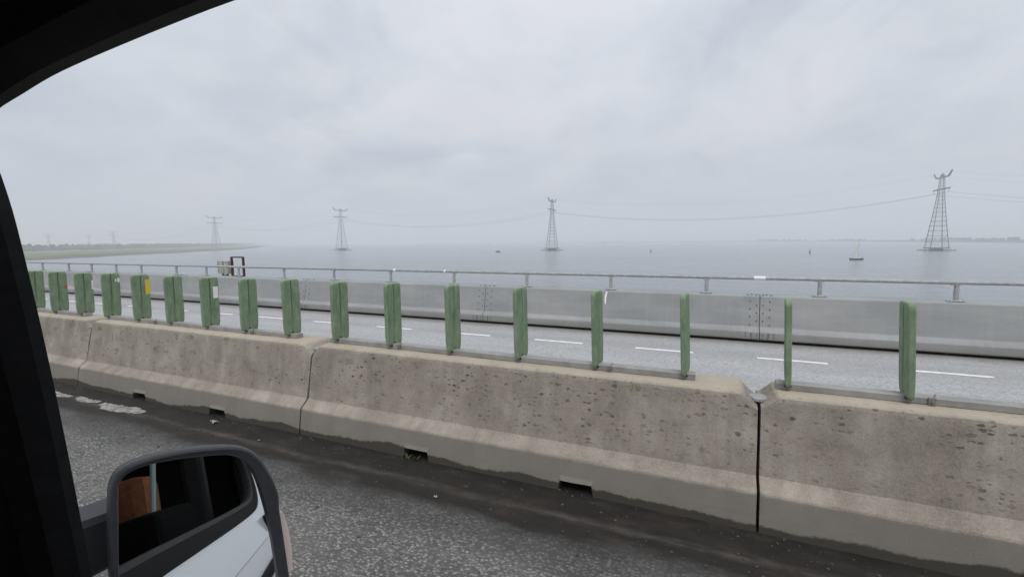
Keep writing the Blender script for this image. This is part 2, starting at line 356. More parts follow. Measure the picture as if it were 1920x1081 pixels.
# refine and roughen the shoreline
pts = []
for (a, b) in zip(shore, shore[1:]):
    a = Vector((*a, 0)); b = Vector((*b, 0)); k = max(2, int((b - a).length / 28))
    for i in range(k):
        q = a.lerp(b, i / k)
        q += Vector((noise.noise(q * 0.02), noise.noise(q * 0.02 + Vector((7, 3, 1))), 0)) * (5 + 0.004 * q.length)
        pts.append(q)
pts.append(Vector((-4400, 3600, 0)))
def offset(P, dist, z, jig=0.0):
    out = []
    for i, q in enumerate(P):
        d = (P[min(i + 1, len(P) - 1)] - P[max(i - 1, 0)]).normalized()
        nrm = Vector((-d.y, d.x, 0))
        out.append(Vector((q.x, q.y, z + jig * noise.noise(q * 0.11))) + nrm * (dist + jig * 2 * noise.noise(q * 0.05 + Vector((2, 0, 5)))))
    return out
sgn = 1 if offset(pts, 10, 0)[5].x < pts[5].x else -1
rings = [offset(pts, -2 * sgn, ZW - 1.5), offset(pts, 2.5 * sgn, ZW + 1.1, 0.25), offset(pts, 5 * sgn, ZW + 1.6, 0.2)]
V, F_ = loft(rings, closed=False, caps=False)
tag(mesh('stone_bank', V, F_, ROCK), kind='structure')
far = [Vector((-14000, q.y if q.y > -300 else -6000, ZW + 1.5)) for q in pts]
rings = [offset(pts, 5.0 * sgn, ZW + 1.55, 0.2), offset(pts, 13 * sgn, ZW + 3.2, 0.3), offset(pts, 24 * sgn, ZW + 1.6, 0.2), [Vector((q.x * 1.6, q.y * 1.05, ZW + 1.3)) for q in pts], far]
V, F_ = loft(rings, closed=False, caps=False)
tag(mesh('land', V, F_, GRASS), kind='structure')

# far shore on the right, a low dike line
fs = [(-9000, 9500), (-3200, 5600), (-1300, 4100), (-300, 3750), (270, 3560), (580, 3420), (770, 3060), (860, 2558), (880, 2120), (920, 1774), (1100, 1500), (1700, 1300)]
fp = [Vector((x, y, 0)) for x, y in fs]
rings = [[Vector((q.x, q.y, ZW - 1)) for q in fp], [Vector((q.x + 6, q.y + 14, ZW + 6)) for q in fp], [Vector((q.x + 14, q.y + 26, ZW + 6)) for q in fp], [Vector((max(q.x, 0) + 14000, q.y + 3000, ZW + 3)) for q in fp]]
V, F_ = loft(rings, closed=False, caps=False)
tag(mesh('dike', V, F_, varied('dike_grass', (.06, .075, .035), (.10, .11, .055), 0.02, 0.95)), kind='structure')

# bridge deck
bm = bmesh.new(); box(bm, -520, 320, -8, 3.66, -1.1, 0.0)
tag(bmobj('road', bm, NEAR_ROAD), kind='structure'); ROAD = bpy.data.objects['road']
bm = bmesh.new(); box(bm, -520, 320, 3.664, 10.75, -1.1, 0.0)
tag(bmobj('carriageway', bm, FAR_ROAD), kind='structure'); CARR = bpy.data.objects['carriageway']
bm = bmesh.new(); box(bm, -520, 320, -8.3, 10.9, -3.6, -1.11)
tag(bmobj('bridge_deck', bm, DECK), kind='structure')
bm = bmesh.new()
for x in range(-440, 300, 80): box(bm, x, x + 3, -5, 9, ZW - 3, -3.55)
tag(bmobj('bridge_piers', bm, PIERM), kind='structure')

# lane dashes, one object each, slightly uneven ends
dash_x = [-24.95 + 1.985 * k for k in range(17)]
for k, x in enumerate(dash_x):
    bm = bmesh.new()
    n = 8; lo, hi = [], []
    for i in range(n + 1):
        xx = x + 0.99 * i / n
        lo.append(bm.verts.new((xx + rnd.uniform(-.004, .004), 8.395 + 0.006 * rnd.uniform(-1, 1), 0.004)))
        hi.append(bm.verts.new((xx + rnd.uniform(-.004, .004), 8.50 + 0.006 * rnd.uniform(-1, 1), 0.004)))
    for i in range(n): bm.faces.new((lo[i], lo[i + 1], hi[i + 1], hi[i]))
    bmobj('lane_dash', bm, PAINT, CARR)
# remains of a worn edge line on the near road
def blob(x0, x1, y0, w, seed):
    r = random.Random(seed); n = 22; a, b = [], []
    for i in range(n + 1):
        f = i / n; ww = w * (0.25 + 0.75 * math.sin(math.pi * min(max(f, .04), .96)) ** 0.5)
        yy = y0 + 0.02 * math.sin(5 * f + seed)
        a.append((x0 + (x1 - x0) * f, yy - ww * (.5 + .35 * r.random()), 0.004)); b.append((x0 + (x1 - x0) * f, yy + ww * (.5 + .35 * r.random()), 0.004))
    V = a + b; return V, [(i, i + 1, n + 2 + i, n + 1 + i) for i in range(n)]
for (x0, x1, y0, w, sd_) in [(-8.6, -7.55, 3.02, .09, 1), (-7.45, -6.95, 3.03, .08, 2), (-6.86, -6.02, 3.02, .12, 3)]:
    V, F_ = blob(x0, x1, y0, w, sd_); mesh('worn_line', V, F_, OLDPAINT, ROAD)

# ------------------------------------------------------------------ concrete median barrier, segment by segment
def barrier_ring(x, bottom, cut, seed, endd=1.0):
    """closed profile in YZ at station x; cut lowers the crown near the ends"""
    prof = [(3.297, bottom), (3.311, max(bottom + .01, 0.12)), (3.329, .250), (3.335, .263), (3.412, .322), (3.428, .338), (3.470, .58), (3.506, .855 - cut), (3.512, .878 - cut), (3.532, .895 - cut),
            (3.60, .902 - cut), (3.80, .902 - cut), (3.868, .895 - cut), (3.888, .878 - cut), (3.894, .855 - cut), (3.970, .336), (3.985, .318), (4.052, .250), (4.060, .236), (4.08, .12), (4.09, bottom)]
    out = []
    for k, (y, z) in enumerate(prof):
        q = Vector((x, y, z))
        if z > 0.02:
            d = 0.0035 * noise.noise(q * 6 + Vector((seed, 0, 0))) + 0.002 * noise.noise(q * 23)
            if endd < .05: d += (0.05 - endd) * 0.32 * (noise.noise(q * 17 + Vector((3, seed, 1))) + .25)   # worn, chipped ends
            y += d; z += d * 0.8
        out.append(Vector((x, y, z)))
    return out
def make_barrier(x0, x1, label):
    st = set()
    n = int((x1 - x0) / 0.09)
    for i in range(n + 1): st.add(round(x0 + (x1 - x0) * i / n, 4))
    notch = [(x0 + 1.30, x0 + 1.57), (x0 + 2.79, x0 + 3.07)]
    for a, b in notch: st.add(round(a, 4)); st.add(round(b, 4))
    for d in (0.02, 0.05, 0.08, 0.11): st.add(round(x0 + d, 4)); st.add(round(x1 - d, 4))
    st = sorted(st); rings = []
    def cut(x):
        e = min(x - x0, x1 - x)
        return 0.10 * max(0, 1 - e / 0.105) + 0.012 * noise.noise(Vector((x * 40, x0, 0))) if e < 0.105 else 0.0
    for x in st:
        isn = [k for k, (a, b) in enumerate(notch) if abs(x - round(a, 4)) < 1e-4]
        ise = [k for k, (a, b) in enumerate(notch) if abs(x - round(b, 4)) < 1e-4]
        ins = any(a < x < b for a, b in notch)
        if isn: rings += [barrier_ring(x, 0.0, cut(x), x0), barrier_ring(x + .012, 0.085, cut(x), x0)]
        elif ise: rings += [barrier_ring(x - .012, 0.085, cut(x), x0), barrier_ring(x, 0.0, cut(x), x0)]
        elif ins: rings.append(barrier_ring(x, 0.085, cut(x), x0))
        else: rings.append(barrier_ring(x, 0.0, cut(x), x0, min(x - x0, x1 - x)))
    V, F_ = loft(rings)
    V = [v - Vector((x0, 3.7, 0)) for v in V]
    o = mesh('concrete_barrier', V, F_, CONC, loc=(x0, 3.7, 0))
    tag(o, label, 'barrier', 'concrete barriers along the median')
    return o
joints = [-16.42, -12.24, -8.04, -3.82, 0.385, 4.59, 8.8]
blabels = ['concrete barrier segment far left, ahead of the van behind the window pillar',
           'concrete barrier segment whose end shows right beside the black window pillar',
           'concrete barrier segment behind the wing mirror with a worn white line before it',
           'long concrete barrier segment in the middle, lichen spotted, between two full joints',
           'nearest concrete barrier segment at the right edge, right of the wide open joint',
           'concrete barrier segment past the right edge, next after the nearest one']
GALV = varied('galvanised_plate', (.22, .225, .225), (.34, .345, .34), 20, 0.6)
RUBBER = mat('joint_rubber', (.018, .018, .018), 0.8)
for (a, b), lb in zip(zip(joints, joints[1:]), blabels):
    o = make_barrier(a + 0.010, b - 0.010, lb)
    # coupling at the right-hand joint: a dished steel cap on an upright bar set in the gap
    bm = bmesh.new()
    cx, cy = b - o.location.x, -0.07
    prof = [(0.0, .852), (.045, .851), (.060, .847), (.066, .840), (.066, .822), (.03, .818)]
    rg = [[Vector((cx + r * math.cos(2 * math.pi * k / 18), cy + r * math.sin(2 * math.pi * k / 18), z)) for k in range(18)] for r, z in prof[1:]]
    base = len(bm.verts)
    vs = [[bm.verts.new(p) for p in r] for r in rg]
    for r1, r2 in zip(vs, vs[1:]):
        for k in range(18): bm.faces.new((r1[k], r1[(k + 1) % 18], r2[(k + 1) % 18], r2[k]))
    bm.faces.new(vs[0]); bm.faces.new(vs[-1][::-1])
    bmobj('coupling_cap', bm, GALV, o)

# ------------------------------------------------------------------ channel rails and green anti-glare blades
def channel(x0, x1, label):
    bm = bmesh.new()
    # hat profile: a low box with lips, open ends
    prof = [(-.045, 0), (-.045, .040), (-.040, .045), (.040, .045), (.045, .040), (.045, 0)]
    rings = [[Vector((x, y, z)) for y, z in prof] for x in (0, (x1 - x0) * .33, (x1 - x0) * .66, x1 - x0)]
    V, F_ = loft(rings)
    root = empty('mounting_rail', (x0, 3.70, 0.9055))
    mesh('channel', V, F_, ALU, root)
    return tag(root, label, 'rail', 'mounting rails on the concrete barrier')
RAILS = [(-12.1, -8.49, 'grey metal channel on the leftmost visible concrete barrier, ending at its joint', (-9.3,)),
         (-7.93, -4.19, 'grey metal channel carrying the blades with white and yellow stickers', (-6.77, -4.90)),
         (-3.70, -0.04, 'grey metal channel on the lichen spotted middle barrier segment', (-2.79, -0.69)),
         (0.50, 4.25, 'grey metal channel on the nearest barrier, running out at the right edge', (1.37, 3.3))]
for x0, x1, lb, clips in RAILS:
    r = channel(x0, x1, lb)
    for cx in clips:
        bm = bmesh.new()
        u = cx - x0
        box(bm, u - .020, u + .020, -.060, -.044, -.003, .047, 0.003)
        bar(bm, (u, -.058, .026), (u, -.074, .026), 0.011, 6)
        bar(bm, (u + .008, -.05, .045), (u + .02, -.035, .068), 0.005, 6)
        bmobj('clip', bm, varied('clip_steel_%d' % int(cx * 100), (.18, .17, .165), (.32, .30, .28), 30, 0.55, 0.4), r)

def blade_mesh():
    H_ = 0.62; sec = []
    zs = [0, .008, .02, .05, .085, .10, .13, .17, .22, .28, .36, .44, .52, .56, .575, .590, .602, .611, .617, H_]
    for z in zs:
        f = z / H_
        w = 0.104 - 0.007 * max(0, 1 - z / .10); th = 0.021 - .003 * max(0, 1 - z / .09)
        if z < .02: w -= .006 * (1 - z / .02); th -= .004 * (1 - z / .02)
        if z > .575:
            u = (z - .575) / (H_ - .575); k = 1 - math.sqrt(max(0, 1 - u * u)); w -= 0.030 * k; th -= .013 * k * k
        g = 0.0 if z < .02 or z > .605 else 0.0155                 # depth of the centre groove
        if .59 < z <= .605: g = .010
        gw = 0.0065 + 0.017 * max(0, 1 - f / .75) ** 1.3             # groove opens towards the foot
        g *= 1 - .45 * max(0, 1 - f / .5)
        g = min(g, th * .8)
        side = [(-w, 0.0), (-w, th * .62), (-w + .004, th * .90), (-w + .011, th), (-w * .55, th * .97), (-gw - .004, th * 1.0), (-gw, th - g * .35), (-gw * .35, th - g), (gw * .35, th - g), (gw, th - g * .35), (gw + .004, th), (w * .55, th * .97), (w - .011, th), (w - .004, th * .90), (w, th * .62)]
        ring = [Vector((x, y, z)) for (y, x) in side] + [Vector((-x, -y, z)) for (y, x) in side]
        sec.append(ring)
    return loft(sec)
V, F_ = blade_mesh()
bme = bpy.data.meshes.new('blade'); bme.from_pydata([tuple(v) for v in V], [], F_); bme.validate()
bb = bmesh.new(); bb.from_mesh(bme); bmesh.ops.recalc_face_normals(bb, faces=bb.faces); bb.to_mesh(bme); bb.free()
bme.materials.append(GREEN)
bm = bmesh.new(); box(bm, -.022, .022, -.06, .06, -.012, .004, .003); box(bm, -.012, .012, -.03, .03, .0, .03)
fm = bmobj('foot', bm, BOLT); foot_me = fm.data; bpy.data.objects.remove(fm)
blade_x = [-10.0, -9.29, -8.565, -7.855, -7.13, -6.42, -5.70, -5.0, -4.30, -3.592, -2.885, -2.187, -1.49, -0.80, -0.112, 0.575, 1.255, 1.95, 2.64]
blabel = ['green anti-glare blade half hidden by the black window pillar',
          'green anti-glare blade with a small red sticker, nearest the window pillar',
          'green anti-glare blade with a thin white strip on its right edge',
          'green anti-glare blade with small white scraps at its top right corner',
          'green anti-glare blade with a tall yellow sticker',
          'plain green anti-glare blade between the yellow stickered and the white stickered blade',
          'green anti-glare blade with a large white rectangular sticker',
          'green anti-glare blade just right of the one with the white rectangle',
          'green anti-glare blade at the right end of its rail, left of the bolted seam',
          'green anti-glare blade first on the middle rail, right of the left barrier joint',
          'green anti-glare blade second on the middle rail, beside a clamp',
          'green anti-glare blade third on the middle rail, left of the bolted steel seam',
          'green anti-glare blade fourth on the middle rail, right of the bolted steel seam',
          'slim green anti-glare blade beside a clamp, with the bird-white stain to its right',
          'slimmest green anti-glare blade seen edge-on, left of the wide barrier joint',
          'green anti-glare blade just right of the wide barrier joint',
          'nearest and tallest green anti-glare blade in view, at the right',
          'green anti-glare blade past the right edge, next after the nearest one',
          'green anti-glare blade past the right edge, second after the nearest one']
stick = {1: [(RED, .062, .100, .36, .40)], 2: [(WHITE, .082, .102, .36, .50)], 3: [(WHITE, .045, .062, .50, .535), (WHITE, .072, .098, .49, .55)], 4: [(YELLOW, .045, .099, .345, .55)], 6: [(WHITE, .032, .092, .35, .50)]}
for i, x in enumerate(blade_x):
    r = empty('anti_glare_blade', (x, 3.70 + rnd.uniform(-.004, .004), 0.940))
    r.rotation_euler = (rnd.uniform(-.01, .01), math.radians(-2.2 - .6 * x + rnd.uniform(-.5, .5)), math.radians(rnd.uniform(-1.5, 1.5) - 5.7))
    s = rnd.uniform(.985, 1.01); r.scale = (1, 1, s)
    link('blade', bme, None, r)
    link('foot', foot_me, None, r)
    tag(r, blabel[i], 'anti-glare blade', 'green anti-glare blades on the concrete barrier')
    for (mt, y0, y1, z0, z1) in stick.get(i, []):
        k = 4; vv = []
        for a in range(k + 1):
            for b in range(2):
                f = a / k
                y = y0 + (y1 - y0) * b; z = z0 + (z1 - z0) * f
                vv.append((0.0232 - 0.003 * max(0, (y - .09) / .012) + rnd.uniform(0, .0008), y, z + rnd.uniform(-.003, .003)))
        mesh('sticker', vv, [(2 * a, 2 * a + 1, 2 * a + 3, 2 * a + 2) for a in range(k)], mt, r)

# ------------------------------------------------------------------ far steel barrier, segment by segment
SEAMS = [1.005 - 5.95 * k for k in range(-2, 7)][::-1]     # from left to right
slabels = ['far steel barrier section farthest left, thin strip beyond the first green blades',
           'far steel barrier section behind the first few green blades on the left',
           'far steel barrier section under the beige box and dark red frame',
           'far steel barrier section behind the blade with the white rectangle',
           'far steel barrier section between the seams at the left and centre',
           'far steel barrier section in the middle of the view with the white stain',
           'far steel barrier section at the right, right of the right-hand bolted seam',
           'far steel barrier section past the right edge of the view']
for (a, b), lb in zip(zip(SEAMS, SEAMS[1:]), slabels):
    prof = [(9.735, .055), (9.728, .075), (9.750, .185), (9.765, .205), (9.865, .262), (9.885, .285), (10.285, .815), (10.300, .835), (10.325, .846), (10.52, .850), (10.545, .84), (10.56, .80), (10.60, .0), (10.52, .0), (10.50, .045), (9.80, .047)]
    # steep upper face: gentle curve
    prof = [(9.735, .055), (9.728, .075), (9.742, .195), (9.752, .212), (9.838, .268), (9.850, .288), (9.950, .855), (9.957, .868), (9.975, .878), (10.32, .884), (10.345, .875), (10.36, .83), (10.42, .0), (10.36, .0), (10.34, .045), (9.80, .047)]
    n = 26; rings = []
    for i in range(n + 1):
        x = a + 0.006 + (b - a - 0.012) * i / n
        rings.append([Vector((x - a, y - 10 + 0.004 * noise.noise(Vector((x * .8, y * 3, z * 3))), z + 0.0025 * noise.noise(Vector((x * 1.1, z, 3))))) for y, z in prof])
    V, F_ = loft(rings)
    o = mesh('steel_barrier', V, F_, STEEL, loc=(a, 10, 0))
    tag(o, lb, 'barrier', 'steel barrier sections at the bridge edge')
    bm = bmesh.new()
    def face(z):   # y on the front face
        if z < .19: return 9.728 + (z - .075) * .117
        return 9.850 + (z - .288) * (9.950 - 9.850) / (.855 - .288)
    for sgn_, xe in ((1, 0.0), (-1, b - a)):
        for k in range(7):
            z = .33 + .075 * k
            for off in ((.055,) if k % 2 else (.17,)):
                xx = xe + sgn_ * off
                bar(bm, (xx, face(z) - 10 + .004, z), (xx, face(z) - 10 - .014, z - .004), .0105, 6)
        for k, z in enumerate((.085, .115, .145, .172)):
            xx = xe + sgn_ * (.05 + .1 * (k % 2)); bar(bm, (xx, face(z) - 10 + .004, z), (xx, face(z) - 10 - .012, z), .0105, 6)
            xx += sgn_ * .09; bar(bm, (xx, face(z) - 10 + .004, z), (xx, face(z) - 10 - .012, z), .0105, 6)
        for k in range(3):
            xx = xe + sgn_ * (.06 + .07 * k); bar(bm, (xx, .05 + .07 * (k % 2), .876), (xx, .05 + .07 * (k % 2), .898), .013, 6)
    tag(bmobj('bolts', bm, BOLT2, o), kind='stuff')
# white bird-dropping stain running down the middle section
vv = []; ff = []
for i in range(9):
    f = i / 8; z = .86 - .27 * f; y = 9.850 + (z - .288) * .17637 - .008
    w = .016 + .012 * math.sin(3 * f) * (1 - f); x = -1.97 - .012 * math.sin(4 * f) - .03 * f
    vv += [(x - w, y, z), (x + w, y, z)]
ff = [(2 * i, 2 * i + 1, 2 * i + 3, 2 * i + 2) for i in range(8)]
st_par = [o for o in bpy.data.objects if o.name.startswith('steel_barrier') and abs(o.location.x - (1.005 - 5.95)) < .05][0]
mesh('white_stain', [(v[0] - st_par.location.x, v[1] - 10, v[2]) for v in vv], ff, WHITE, st_par)

# handrail on top: one rail with its posts
post_x = [-31.6, -29.4, -27.25, -25.08, -23.32, -21.57, -19.91, -17.77, -16.11, -14.45, -12.34, -10.26, -8.17, -6.11, -4.04, -1.98, 0.04, 2.07, 4.11, 6.15, 8.2]
post_x = [x * .971 for x in post_x]
hr = empty('handrail', (0, 10.12, .883)); tag(hr, 'grey tubular handrail on short posts along the far steel barrier', 'handrail')
RT = 1.213 - .883
bm = bmesh.new(); tube(bm, [(x, .004 * noise.noise(Vector((x * .5, 0, 0))), RT + .006 * noise.noise(Vector((x * .37, 4, 0)))) for x in [-34 + .7 * k for k in range(63)]], .034, 12)
bmobj('rail', bm, RAILM, hr, smooth=True)
bm = bmesh.new()
box(bm, -.115, .115, -.06, .06, .003, .018, .003)
tube(bm, [(0, 0, .018), (0, 0, .03), (0, 0, RT - .05), (0, 0, RT - .022)], [.052, .038, .036, .036], 12)
box(bm, -.075, .075, -.030, .030, RT - .046, RT - .028, .004)
for sx in (-.085, .085): bar(bm, (sx, -.035, .016), (sx, -.035, .034), .014, 6)
p0 = bmobj('post', bm, RAILM, hr); pm = p0.data; p0.location = (post_x[0], 0, 0)
for x in post_x[1:]:
    q = link('post', pm, None, hr, (x, 0, 0)); q.rotation_euler = (0, math.radians(rnd.uniform(-.8, .8)), 0)
for x, w in ((1.0, .10), (-7.79, .035), (-6.2, .03)):
    bm = bmesh.new(); tube(bm, [(x - w, 0, RT + .002), (x + w, 0, RT + .002)], .0385, 12); bmobj('white_tape', bm, WHITE, hr)
for x in (-5.1, -11.25, 7.1):
    bm = bmesh.new(); tube(bm, [(x - .03, 0, RT), (x + .03, 0, RT)], .039, 12); bmobj('sleeve', bm, RAILM, hr)

# beige box and dark red frame outside the far barrier
RUST = varied('dark_red_paint', (.055, .020, .020), (.10, .035, .03), 9, 0.7)
BEIGE = varied('beige_sheet_metal', (.36, .35, .31), (.47, .455, .40), 4, 0.6, detail=6, bscale=8, bstr=.15)
fr = empty('ladder_frame', (-15.28, 11.0, .40)); tag(fr, 'dark red steel frame rising behind the far steel barrier', 'frame')
for sx in (-.30, .30):
    bm = bmesh.new(); box(bm, sx - .026, sx + .026, -.035, .035, 0, 1.10, .005); bmobj('upright', bm, RUST, fr)
bm = bmesh.new(); box(bm, -.272, .272, -.030, .030, 1.065, 1.11, .005); bmobj('top_bar', bm, RUST, fr)
bm = bmesh.new(); box(bm, -.272, .272, -.030, .030, .40, .44, .005); bmobj('lower_bar', bm, RUST, fr)
bm = bmesh.new(); box(bm, -.36, .36, -.10, .10, -.02, 0, .003); box(bm, -.4, .4, -.5, .1, -.06, -.025); bmobj('foot_plate', bm, RUST, fr)
bx_ = empty('equipment_box', (-15.97, 11.02, .40)); tag(bx_, 'beige metal box with small dark holes beside the dark red frame', 'box')
bm = bmesh.new(); box(bm, -.28, .27, -.10, .14, .49, .95, .012); bmobj('body', bm, BEIGE, bx_)
bm = bmesh.new(); box(bm, .05, .055 + .004, -.106, -.098, .50, .94); bmobj('door_seam', bm, BOLT, bx_)
for (hx, hz) in ((-.23, .85), (-.23, .60), (.02, .92), (.02, .84), (.20, .90)):
    bm = bmesh.new(); bar(bm, (hx, -.098, hz), (hx, -.108, hz), .022, 8); bmobj('fixing', bm, BOLT, bx_)
bm = bmesh.new(); bar(bm, (.10, 0, 0), (.10, 0, .49), .035, 8); bar(bm, (-.15, 0, 0), (-.15, 0, .49), .03, 8); box(bm, -.2, .2, -.12, .12, -.02, .0); bmobj('stand', bm, BOLT, bx_)
bm = bmesh.new(); tube(bm, [(.02, -.12, .50), (.06, -.16, .46), (.15, -.14, .44), (.22, -.1, .43), (.27, -.06, .40)], .025, 8); bmobj('cable_loop', bm, BOLT, bx_)

# ------------------------------------------------------------------ transmission pylons standing in the lake
def pylon(name, x, y, zb, h, water, label, cat='pylon', group='power pylons of the line across the lake'):
    r = empty(name, (x, y, zb)); tag(r, label, cat, group)
    s = h / 90.0
    def P_(q): return Vector(q) * s
    zp = 4.2 if water else 0.6
    th = .42
    def half(z):     # half width of the tapering body
        zs = [(zp, 8.2), (40, 4.6), (62, 2.75), (71, 2.3), (88, 1.5)]
        for (z0, a), (z1, b) in zip(zs, zs[1:]):
            if z <= z1: return a + (b - a) * (z - z0) / (z1 - z0)
        return 1.5
    lv = [zp, 11, 17.5, 23.5, 29, 34.5, 40, 45, 50, 54.5, 59, 63, 67, 71, 75, 79, 83, 88]
    for sx in (-1, 1):
        for sy in (-1, 1):
            bm = bmesh.new()
            tube(bm, [P_((sx * half(z), sy * half(z), z)) for z in (zp, 40, 62, 71, 88)], [th * s, th * .85 * s, th * .7 * s, th * .6 * s, th * .5 * s], 6)
            bmobj('leg', bm, PYLON, r)
    bm = bmesh.new()
    for a, b in zip(lv, lv[1:]):
        ha, hb = half(a), half(b); rr = .13 * s if a < 70 else .11 * s
        cs = [(-1, -1), (1, -1), (1, 1), (-1, 1)]
        for k in range(4):
            p, q = cs[k], cs[(k + 1) % 4]
            bar(bm, P_((p[0] * hb, p[1] * hb, b)), P_((q[0] * hb, q[1] * hb, b)), rr * (1.35 if b < 40 else 1), 4)
            bar(bm, P_((p[0] * ha, p[1] * ha, a)), P_((q[0] * hb, q[1] * hb, b)), rr * .6, 4)
            bar(bm, P_((q[0] * ha, q[1] * ha, a)), P_((p[0] * hb, p[1] * hb, b)), rr * .6, 4)
    bmobj('lattice', bm, PYLON, r)
    def truss(bm, a, b, ra):
        a = Vector(a); b = Vector(b)
        for dx, dz in ((-.9, 0), (.9, 0), (0, 1.1)):
            o = Vector((dx, 0, dz)); bar(bm, P_(a + o), P_(b + o * .5), ra * s, 5)
        n = max(3, int((b - a).length / 3))
        for i in range(n):
            u = a.lerp(b, i / n); v = a.lerp(b, (i + 1) / n); k = 1 - .5 * i / n
            bar(bm, P_(u + Vector((-.9 * k, 0, 0))), P_(v + Vector((.9 * k, 0, 0))), .13 * s, 4)
            bar(bm, P_(u + Vector((.9 * k, 0, 0))), P_(v + Vector((0, 0, 1.1 * k))), .13 * s, 4)
    for nm, z, w in (('lower_crossarm', 71, 21), ('upper_crossarm', 84.5, 14.5)):
        bm = bmesh.new()
        truss(bm, (0, 0, z), (0, w, z), .34); truss(bm, (0, 0, z), (0, -w, z), .34)
        if nm.startswith('upper'):
            truss(bm, (0, w, z), (0, w + 7.5, z + 6), .36); truss(bm, (0, -w, z), (0, -w - 7.5, z + 6), .36)
        bmobj(nm, bm, PYLON, r)
    bm = bmesh.new(); bar(bm, P_((0, 0, 86)), P_((0, 0, 90)), .9 * s, 6, .35 * s); bmobj('peak', bm, PYLON, r)
    for yy in (-18.5, -8.5, 8.5, 18.5):
        bm = bmesh.new(); bar(bm, P_((0, yy, 71)), P_((0, yy, 66.6)), .20 * s, 5); bmobj('insulator', bm, PYLON, r)
    bm = bmesh.new()
    if water:
        box(bm, -9.8, 9.8, -9.8, 9.8, 2.7, 4.2, .2); bmobj('platform', bm, PIERM, r)
        bm = bmesh.new(); box(bm, -5, 5, -5, 5, -3, 2.9, .3); bmobj('pier', bm, PIERM, r)
        bm = bmesh.new()
        for yy in (-11, 11):
            for k in range(9): bar(bm, (-14 + 3.5 * k, yy, -4), (-14 + 3.5 * k, yy, 1.7 + .2 * (k % 2)), .35, 6)
            box(bm, -15, 15, yy - .4, yy + .4, .6, 1.25)
        for xx in (-15, 15): box(bm, xx - .4, xx + .4, -11.4, 11.4, .6, 1.25)
        bmobj('fender', bm, PIERM, r)
    else:
        for sx in (-1, 1):
            for sy in (-1, 1):
                bm = bmesh.new(); box(bm, sx * 8.2 * s - 1, sx * 8.2 * s + 1, sy * 8.2 * s - 1, sy * 8.2 * s + 1, -1.5, .6); bmobj('footing', bm, PIERM, r)
    return r
PY = 728.0
PYL = [(264, 95, True, 'nearest lattice pylon standing in the lake at the right'),
       (-237, 85.5, True, 'lattice pylon on a pier in the lake near the middle'),
       (-692, 86, True, 'lattice pylon on a pier in the lake right of the headland'),
       (-1082, 80, False, 'lattice pylon standing on the grassy headland'),
       (-1505, 50, False, 'faint pylon beyond the headland, left of the one on the grass'),
       (-1850, 48, False, 'very faint pylon at the far left above the distant wood')]
for x, h, wtr, lb in PYL: pylon('transmission_pylon', x, PY, ZW if wtr else ZW + 1.2, h, wtr, lb)
pylon('transmission_pylon', 850, PY, ZW, 95, True, 'lattice pylon past the right edge of the view')
pylon('transmission_pylon', -2260, 1010, ZW + 1.2, 56, False, 'very faint pylon at the far left, second above the distant wood')
# conductors
SP = [(850, 95), (264, 95), (-237, 85.5), (-692, 86), (-1082, 80), (-1505, 50)]
spn = ['from the nearest lake pylon out of view to the right', 'between the nearest lake pylon and the middle one', 'between the middle pylon and the one right of the headland', 'between the lake and the headland pylon', 'from the headland pylon to the faint ones']
for (xa, ha), (xb, hb), nm in zip(SP, SP[1:], spn):
    for yy, z, sag, wh in ((-18.5, 66.6, .043, 'lower near'), (18.5, 66.6, .043, 'lower far'), (-21.5, 89, .043, 'upper near'), (21.5, 89, .043, 'upper far')):
        a = Vector((xa, PY + yy * ha / 90, ZW + z * ha / 90)); b = Vector((xb, PY + yy * hb / 90, ZW + z * hb / 90))
        bm = bmesh.new(); Ln = (b - a).length
        rr = .10 if z < 80 else .04
        tube(bm, [a.lerp(b, i / 24) - Vector((0, 0, 4 * sag * Ln * (i / 24) * (1 - i / 24))) for i in range(25)], rr, 5)
        tag(bmobj('power_cable', bm, CABLE), '%s power cable hanging %s' % (wh, nm), 'cable', 'cables of the power line')

# ------------------------------------------------------------------ boats and buoys
NAVY = mat('dark_hull_paint', (.012, .014, .022), 0.4); BOATW = mat('boat_white', (.62, .63, .63), 0.5); SAILC = mat('sailcloth', (.62, .63, .60), 0.8)
SPAR = mat('spar_metal', (.35, .36, .37), 0.4, 0.3)
def hull(bm, Ln, bw, h, sheer):
    rings = []
    for i in range(13):
        f = i / 12; x = (f - .5) * Ln
        w = bw * (math.sin(math.pi * min(1, .16 + .84 * f) ** .9) ** .6 if f < 1 else 0)
        w = bw * max(.02, (1 - max(0, (f - .42) / .58) ** 2.2) * (.78 + .22 * min(1, f / .4)))
        top = h * (1 + sheer * (2 * f - .9) ** 2)
        rings.append([Vector((x, -w, top)), Vector((x, -w * .92, h * .45)), Vector((x, -w * .6, -.12)), Vector((x, 0, -.45)), Vector((x, w * .6, -.12)), Vector((x, w * .92, h * .45)), Vector((x, w, top))])
    V, F_ = loft(rings)
    vs = [bm.verts.new(v) for v in V]
    for f in F_: bm.faces.new([vs[k] for k in f])
sb = empty('sailing_boat', (104, 412, ZW), math.radians(28)); tag(sb, 'small sailing boat with dark hull and pale sail on the lake', 'boat')
bm = bmesh.new(); hull(bm, 10.5, 1.6, 1.05, .35); bmobj('hull', bm, NAVY, sb)
bm = bmesh.new(); box(bm, -2.6, 2.2, -.9, .9, .95, 1.75, .2); box(bm, -4.2, -2.7, -1.0, 1.0, .95, 1.35, .1); bmobj('cabin', bm, BOATW, sb)
bm = bmesh.new(); bar(bm, (.9, 0, .9), (.9, 0, 14.6), .12, 8, .07); bmobj('mast', bm, SPAR, sb)
bm = bmesh.new(); bar(bm, (.9, 0, 2.4), (-3.6, .2, 2.5), .09, 8); bmobj('boom', bm, SPAR, sb)
rings = []
